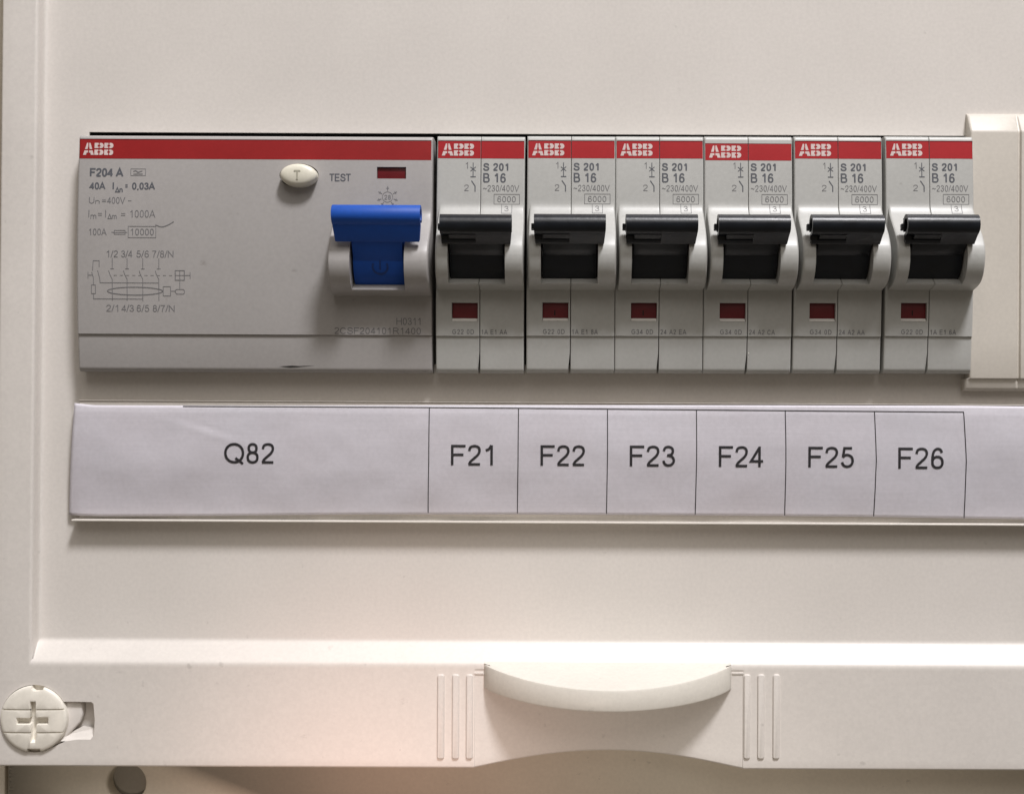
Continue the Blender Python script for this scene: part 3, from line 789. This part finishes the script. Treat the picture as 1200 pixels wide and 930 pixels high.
# hole bottom, blackened in place of shade in the gap
bm = bmesh.new(); fill(bm, [ell(BTN[0], BTN[1], BTN[2], BTN[3], 48)], BF-1.7); bm_obj('button_well', bm, M['dark'], body, smooth=0)
stripe('red_stripe', rcd, .25, RW-.3, 46.25, 50.15, rcd_h, M['deep_red'])
toggle('toggle', M['blue'], rcd, ru(440.2, 14.3), 8.35, RO0+.35, RO1-.35, 34.28, 29.35, 26.7, False, False, draft=.955)
blue_drum = [c for c in bpy.data.objects if c.name.startswith('rotor_drum')][-1]
M['blue_mark'] = mat('dark_blue_plastic', (0.006, 0.040, 0.20), 0.45)
def drum_h(x, z_): return 4.6+math.sqrt(max(0, 6.1**2-(z_-26.9)**2))+.05
mc = (ru(444.6, 10.5), 24.75)
printed('power_mark', M['blue_mark'], blue_drum, [lambda bm: ribbon(bm, [(mc[0]+1.45*math.cos(R(a)), mc[1]+1.3*math.sin(R(a))) for a in range(150, 391, 12)], .38, drum_h),
        lambda bm: ribbon(bm, [(mc[0], mc[1]+1.6), (mc[0], mc[1]+.6), (mc[0], mc[1]-.6)], .26, lambda x, z_: drum_h(x, z_)+.01)])
bm = bmesh.new(); plate(bm, [(RWIN[0]+.03, RWIN[1]+.03), (RWIN[2]-.03, RWIN[1]+.03), (RWIN[2]-.03, RWIN[3]-.03), (RWIN[0]+.03, RWIN[3]-.03)], 3.0, FACE(43.7)-.5, bev=.08)
bm_obj('indicator_window', bm, M['window'], rcd)
# test button: a domed oval
bm = bmesh.new(); prev = None
bz = BTN[1]-.22; bx = BTN[0]+.22
for s_, h_ in ((.93, 3.0), (.93, 6.6), (.915, 6.95), (.88, 7.2), (.80, 7.45), (.62, 7.65), (.35, 7.77), (.1, 7.8)):
    cur = [bm.verts.new(V(x, z, h_)) for x, z in ell(bx, bz, BTN[2]*s_, BTN[3]*s_, 40)]
    if prev:
        for t_ in range(40): bm.faces.new((prev[t_], prev[(t_+1) % 40], cur[(t_+1) % 40], cur[t_]))
    prev = cur
bm.faces.new(prev)
btn = bm_obj('test_button', bm, M['button'], rcd, smooth=50)
M['faint'] = mat('worn_engraving', (0.42, 0.40, 0.32), 0.5)
printed('letter', M['faint'], btn, [lambda b: text(b, 'T', bx-.85, bz-.95, bx+.75, bz+.75, .34, 7.83)])
# printing
F = PRINT
F2 = lambda x, z: FACE(z)+.036
u = lambda p: (p-90.6)/6.0
z = lambda p: (465-p)/6.0
def RT(s, a, b_, c, d_, w, gap=0): return lambda bm: text(bm, s, u(a), z(d_)-.13*(c < 250), u(c), z(b_)-.13*(c < 250), w, F, gap)
dzl = -.2
def RL(pts, w=.115): return lambda bm: ribbon(bm, [(u(a), z(b_)+dzl) for a, b_ in pts], w, F2)
def RB(x0, y0, x1, y1, w=.11): return RL([(x0, y0), (x1, y0), (x1, y1), (x0, y1), (x0, y0)], w)
def lines_of(name, m, rows):
    for row in rows: printed(name, m, rcd, row)
lines_of('model_lettering', M['ink'], [[RT('F204 A', 104.9, 198.6, 144.5, 207.8, .34)],
    [RT('40A', 104.9, 215.4, 123.8, 223, .27), RT('I', 132, 215, 134, 223, .27), RT('^n', 135, 220.6, 144, 226.5, .2), RT('=', 146.2, 214.6, 150.4, 223, .24), RT('0,03A', 154.8, 215.4, 182, 223, .27)],
    [RT('TEST', 385.6, 204.4, 412, 213, .24)]])
lines_of('rating_lettering', M['inklite'], [
    [RB(153, 198.4, 170.3, 206.4, .10), RL([(156, 201.5), (158.5, 200.5), (161.5, 202.5), (166.5, 200.8)], .2), RL([(156, 204.6), (167, 204.4)], .18)],
    [RT('U', 104.7, 232.4, 111, 240, .15), RT('n', 112, 234.8, 117.2, 240, .14), RT('=', 119.6, 233, 125, 240, .14), RT('400V', 126, 232.4, 147.2, 240, .15), RT('-', 150, 232, 155, 240, .15)],
    [RT('I', 104.4, 247.6, 106, 256.2, .15), RT('m', 106.8, 251.5, 113.6, 258, .14), RT('=', 115.2, 248.4, 120.5, 256.4, .14), RT('I', 124, 247.6, 125.6, 256.2, .15), RT('^m', 126.8, 252, 137.5, 258, .14), RT('=', 142.2, 248.4, 148, 256.4, .14), RT('1000A', 153, 247.6, 182.8, 256.2, .15)],
    [RT('100A', 104.9, 269.6, 126, 277.2, .15), RL([(131.5, 273.2), (135, 273.2)]), RB(135, 271, 147.6, 275.6), RL([(133.5, 273.9), (149.8, 273.2)]),
     RB(151.2, 266.2, 183.6, 279.4), RT('10000', 153.8, 269.4, 181.2, 277, .15)],
    [RT('1/2', 125.9, 295, 139.4, 303, .15), RT('3/4', 143.2, 295, 156.6, 303, .15), RT('5/6', 161, 295, 175.6, 303, .15), RT('7/8/N', 179.3, 295, 204.4, 303, .15)],
    [RT('2/1', 125.2, 358.6, 139.4, 366.4, .15), RT('4/3', 143.4, 358.6, 157.8, 366.4, .15), RT('6/5', 161.2, 358.6, 175.8, 366.4, .15), RT('8/7/N', 180, 358.6, 205.6, 366.4, .15)],
    [RT('H0311', 465.8, 373.0, 494, 381.2, .15)], [RT('2CSF204101R1400', 392.8, 384.6, 494.4, 392.0, .15)]])
dia = []
for x in (132.7, 150.1, 168.5, 187.3):
    dia += [RL([(x, 303.4), (x, 315.6)]), RL([(x-2.2, 316), (x+2.2, 316)]), RL([(x-4.2, 318), (x-2.8, 322.5), (x, 328), (x, 353.4 if x > 140 else 353)])]
dia += [RL([(109.6, 318), (110.4, 306.6), (117.4, 306.6), (117.4, 314)]), RL([(115.6, 318), (118.2, 328), (118.4, 332.4), (187.3, 332.4)]), RL([(108.6, 320), (110.6, 326), (110.6, 335)]),
        RL([(104.3, 319.6), (104.3, 327.4)]), RL([(104.3, 323.5), (109.4, 323.5)]), RB(108.2, 335, 113, 345), RL([(110.6, 345), (110.6, 351.2), (168.4, 351.2), (168.4, 349)]),
        RL([(206.5, 317.8), (217.2, 317.8), (217.2, 329), (206.5, 329), (206.5, 317.8)], .15), RL([(206.5, 323.4), (224, 323.4)]), RL([(211.9, 317.8), (211.9, 339.6)]), RL([(224, 319.6), (224, 327.4)]),
        RB(192.4, 336.6, 201, 347.4), RL([(201, 341.8), (206, 341.8)]), RL([(206, 341.8), (208, 339.8), (216, 339.8), (217.2, 341), (217.2, 344), (216, 345.2), (208, 345.2), (206, 341.8)]),
        RL([(159.4+32.4*math.cos(R(a)), 342-4.6*math.sin(R(a))) for a in range(0, 361, 8)], .17)]
for k in range(10): dia.append(RL([(134.5+k*7.2, 323.6), (138.2+k*7.2, 323.6)], .08))
printed('wiring_diagram', M['inklite'], rcd, dia)
sun = [lambda bm: ribbon(bm, [(u(454.8)+1.02*math.cos(R(a)), z(231.5)+1.02*math.sin(R(a))) for a in range(0, 361, 20)], .09, F2)]
for a in (-18, 30, 90, 150, 198, 234, 306):
    c, s = math.cos(R(a)), math.sin(R(a))
    sun.append(lambda bm, c=c, s=s: ribbon(bm, [(u(454.8)+1.25*c, z(231.5)+1.25*s), (u(454.8)+2.1*c, z(231.5)+2.1*s)], .15, F2))
    sun.append(lambda bm, c=c, s=s: ribbon(bm, [(u(454.8)+1.75*c-.28*s, z(231.5)+1.75*s+.28*c), (u(454.8)+1.75*c+.28*s, z(231.5)+1.75*s-.28*c)], .10, lambda x, z: FACE(z)+.042))
sun.append(lambda bm: text(bm, '28', u(450.8), z(234.4), u(458.6), z(229.2), .12, F))
printed('sun_symbol', M['inklite'], rcd, sun)
printed('logo', M['logo'], rcd, [lambda b: logo(b, .95, 46.95, 5.9, 2.4, lambda x, z: FACE(z)+.075)])
printed('pen_mark', M['inklite'], rcd, [lambda bm: ribbon(bm, C_([(u(183), z(265.5)), (u(190), z(267.8)), (u(197), z(266)), (u(204.5), z(261.6))]), .16, lambda x, z: FACE(z)+.05)])
def chip(bm):
    vs_ = [bm.verts.new(V(u(x), (465-y)/6.0, rcd_h(u(x), (465-y)/6.0)+.04)) for x, y in ((327, 430.4), (342, 429.4), (351, 429.9), (370, 429.2), (348, 431.2), (340, 431.6))]
    bm.faces.new(vs_)
printed('chipped_edge', M['dark'], rcd, [chip])

# ------------------------------------------------------------------ label holder and its paper strip
def py_top(px): return lin([(86, 472.0), (110, 474.6), (300, 475.2), (520, 474.6), (820, 474.6), (1130, 475.2), (1200, 476), (1700, 478)], px)
def py_bot(px): return lin([(79, 603.2), (120, 604.6), (250, 604.2), (420, 602.6), (600, 602.6), (800, 603.6), (1000, 605.2), (1130, 607.2), (1200, 608.2), (1700, 612)], px)
def wr(px, py):
    from mathutils import noise
    n_ = noise.noise(Vector((px*.016, py*.022, 3.1)))*.20+noise.noise(Vector((px*.05, py*.05, 7.7)))*.05
    return n_+.05*math.sin(px*.021+1.3)*math.sin(py*.03)+.04*math.sin(px*.047+py*.031)+.03*math.sin(px*.011-py*.06)
def paper_h(px, t, py):
    h = 1.15+.86*math.sin(math.pi*(t*.88+.10))+wr(px, py)
    # a crease near the first printed name
    d = ((px-248)*.30-(py-503)*1.0)/1.04
    h -= .07*math.exp(-(d/3.0)**2)*math.exp(-((px-243)/30)**2)
    h += .10*math.exp(-((d+5)/5)**2)*math.exp(-((px-243)/40)**2)
    d2 = ((px-380)*.8+(py-545)*.5)
    h -= .05*math.exp(-(d2/9)**2)*math.exp(-((px-380)/50)**2)
    if px < 100: h -= .5*((100-px)/20)**2*(.4+.6*t)
    return h
def paper_f(px, t):
    lean = -7.0*t*max(0, 1-(px-86)/60) if px < 146 else 0
    if px > 500: lean = -2.0*t
    elif px > 146: lean = -2.0*t*(px-146)/354
    X = px+lean
    py = py_top(px)+(py_bot(px)-py_top(px))*t
    h = paper_h(px, t, py)
    x_, z_ = at(X, py, 1.7)
    return (x_, z_, h)
bm = bmesh.new()
nx = [86.5+3.5*i for i in range(int((1720-86)/3.5))]; nt_ = rng(0, 1, 40)
grid(bm, nx, nt_, paper_f)
bmesh.ops.reverse_faces(bm, faces=bm.faces)
paper = bm_obj('paper_strip', bm, M['paper'], smooth=80, recalc=False)
if sum(p.normal.y for p in paper.data.polygons) > 0: paper.data.flip_normals()
md = paper.modifiers.new('thickness', 'SOLIDIFY'); md.thickness = .04*MM; md.offset = -1
tag(paper, 'long white paper strip printed with Q82 and F21 to F26 below the breakers', 'label')
def on_paper(x, z_):      # height of the printing: follow the sheet
    px0 = x*FPX/(DIST-1.7)+CX; py0 = CY-z_*FPX/(DIST-1.7)
    py_ = py0+ROLL*(px0-CX); px_ = px0-ROLL*(py0-CY)
    t = (py_-py_top(px_))/(py_bot(px_)-py_top(px_)); t = min(1, max(0, t))
    return paper_h(px_+2*t, t, py_)+.075
def PT(s, a, b_, c, d_, w=.50):
    x0, z1 = at(a, b_, 1.9); x1, z0 = at(c, d_, 1.9)
    return lambda bm: text(bm, s, x0, z0, x1, z1, w, on_paper)
for s, a, b_, c, d_ in (('Q82', 263, 519, 322, 542.6), ('F21', 528.6, 521.2, 577.6, 545), ('F22', 633.5, 521.6, 686, 545.6), ('F23', 738, 522, 791, 546.2), ('F24', 842.4, 522.6, 895.6, 547), ('F25', 947.2, 523.4, 1000.4, 547.6), ('F26', 1052.6, 524.4, 1105.6, 549)):
    printed('name_lettering', M['black_ink'], paper, [PT(s, a, b_, c, d_)])
def PL(pts, w):
    q = []
    for (a, b_), (c, d_) in zip(pts, pts[1:]):
        n_ = max(2, int(math.dist((a, b_), (c, d_))/6))
        for i in range(n_): q.append(at(a+(c-a)*i/n_, b_+(d_-b_)*i/n_, 1.8))
    q.append(at(*pts[-1], 1.8))
    return lambda bm: ribbon(bm, q, w, lambda x, z_: on_paper(x, z_)+.004)
lines = [PL([(214, 475.8), (300, 476.2), (460, 476.8), (610, 478), (820, 480), (1000, 481.6), (1130, 482.6)], .16)]
for t_, m_, b_ in (((503, 477.5), (502.6, 540), (501.4, 601)), ((607.6, 478.6), (607.2, 540), (606.2, 601.5)), ((712, 479.6), (711.8, 540), (710.8, 602)), ((816.4, 480.6), (816.2, 540), (815, 603)), ((920.4, 481.4), (920.8, 540), (920.2, 604)), ((1025, 482), (1026.6, 540), (1024.6, 605)), ((1129.6, 482.8), (1132, 540), (1130.6, 607))):
    lines.append(PL([t_, m_, b_], .17))
printed('cell_border', M['black_ink'], paper, lines)

# clear holder: back strip, lower and upper lips, thin front sheet
hx0 = at(83.5, 600, 3)[0]; hx1 = 181
hzb0 = at(600, 612.6, 2.6)[1]; hzt1 = at(600, 470.8, 1.5)[1]
holder = empty('label_holder', 0, 0)
tag(holder, 'thin clear plastic label holder carrying the paper strip on the cover', 'label holder')
def box_part(name, x0, z0, x1, z1, h0, h1, m, bev=.08, tilt=0):
    bm = bmesh.new(); plate(bm, [(x0, z0), (x1, z0+tilt), (x1, z1+tilt), (x0, z1)], h0, h1, bev=bev)
    return bm_obj(name, bm, m, holder)
M['lip'] = mat('milky_plastic', (0.66, 0.62, 0.565), 0.28, var=0.03)
hx1s = at(92, 540, 1)[0]
box_part('back_strip', hx1s, hzb0+.02, hx1, hzt1-.02, .02, .55, M['lip'], tilt=-.15)
box_part('lower_lip', hx0, hzb0-.02, hx1, hzb0+.36, .04, 3.0, M['lip'], bev=.13, tilt=-.15)
box_part('upper_lip', hx1s, hzt1-.18, hx1, hzt1+.02, .04, .75, M['lip'], bev=.08, tilt=-.15)
box_part('front_sheet', at(84, 540, 2.4)[0], hzb0+.45, hx1-.2, hzt1-.6, 2.42, 2.5, M['clear'], bev=0, tilt=-.15)
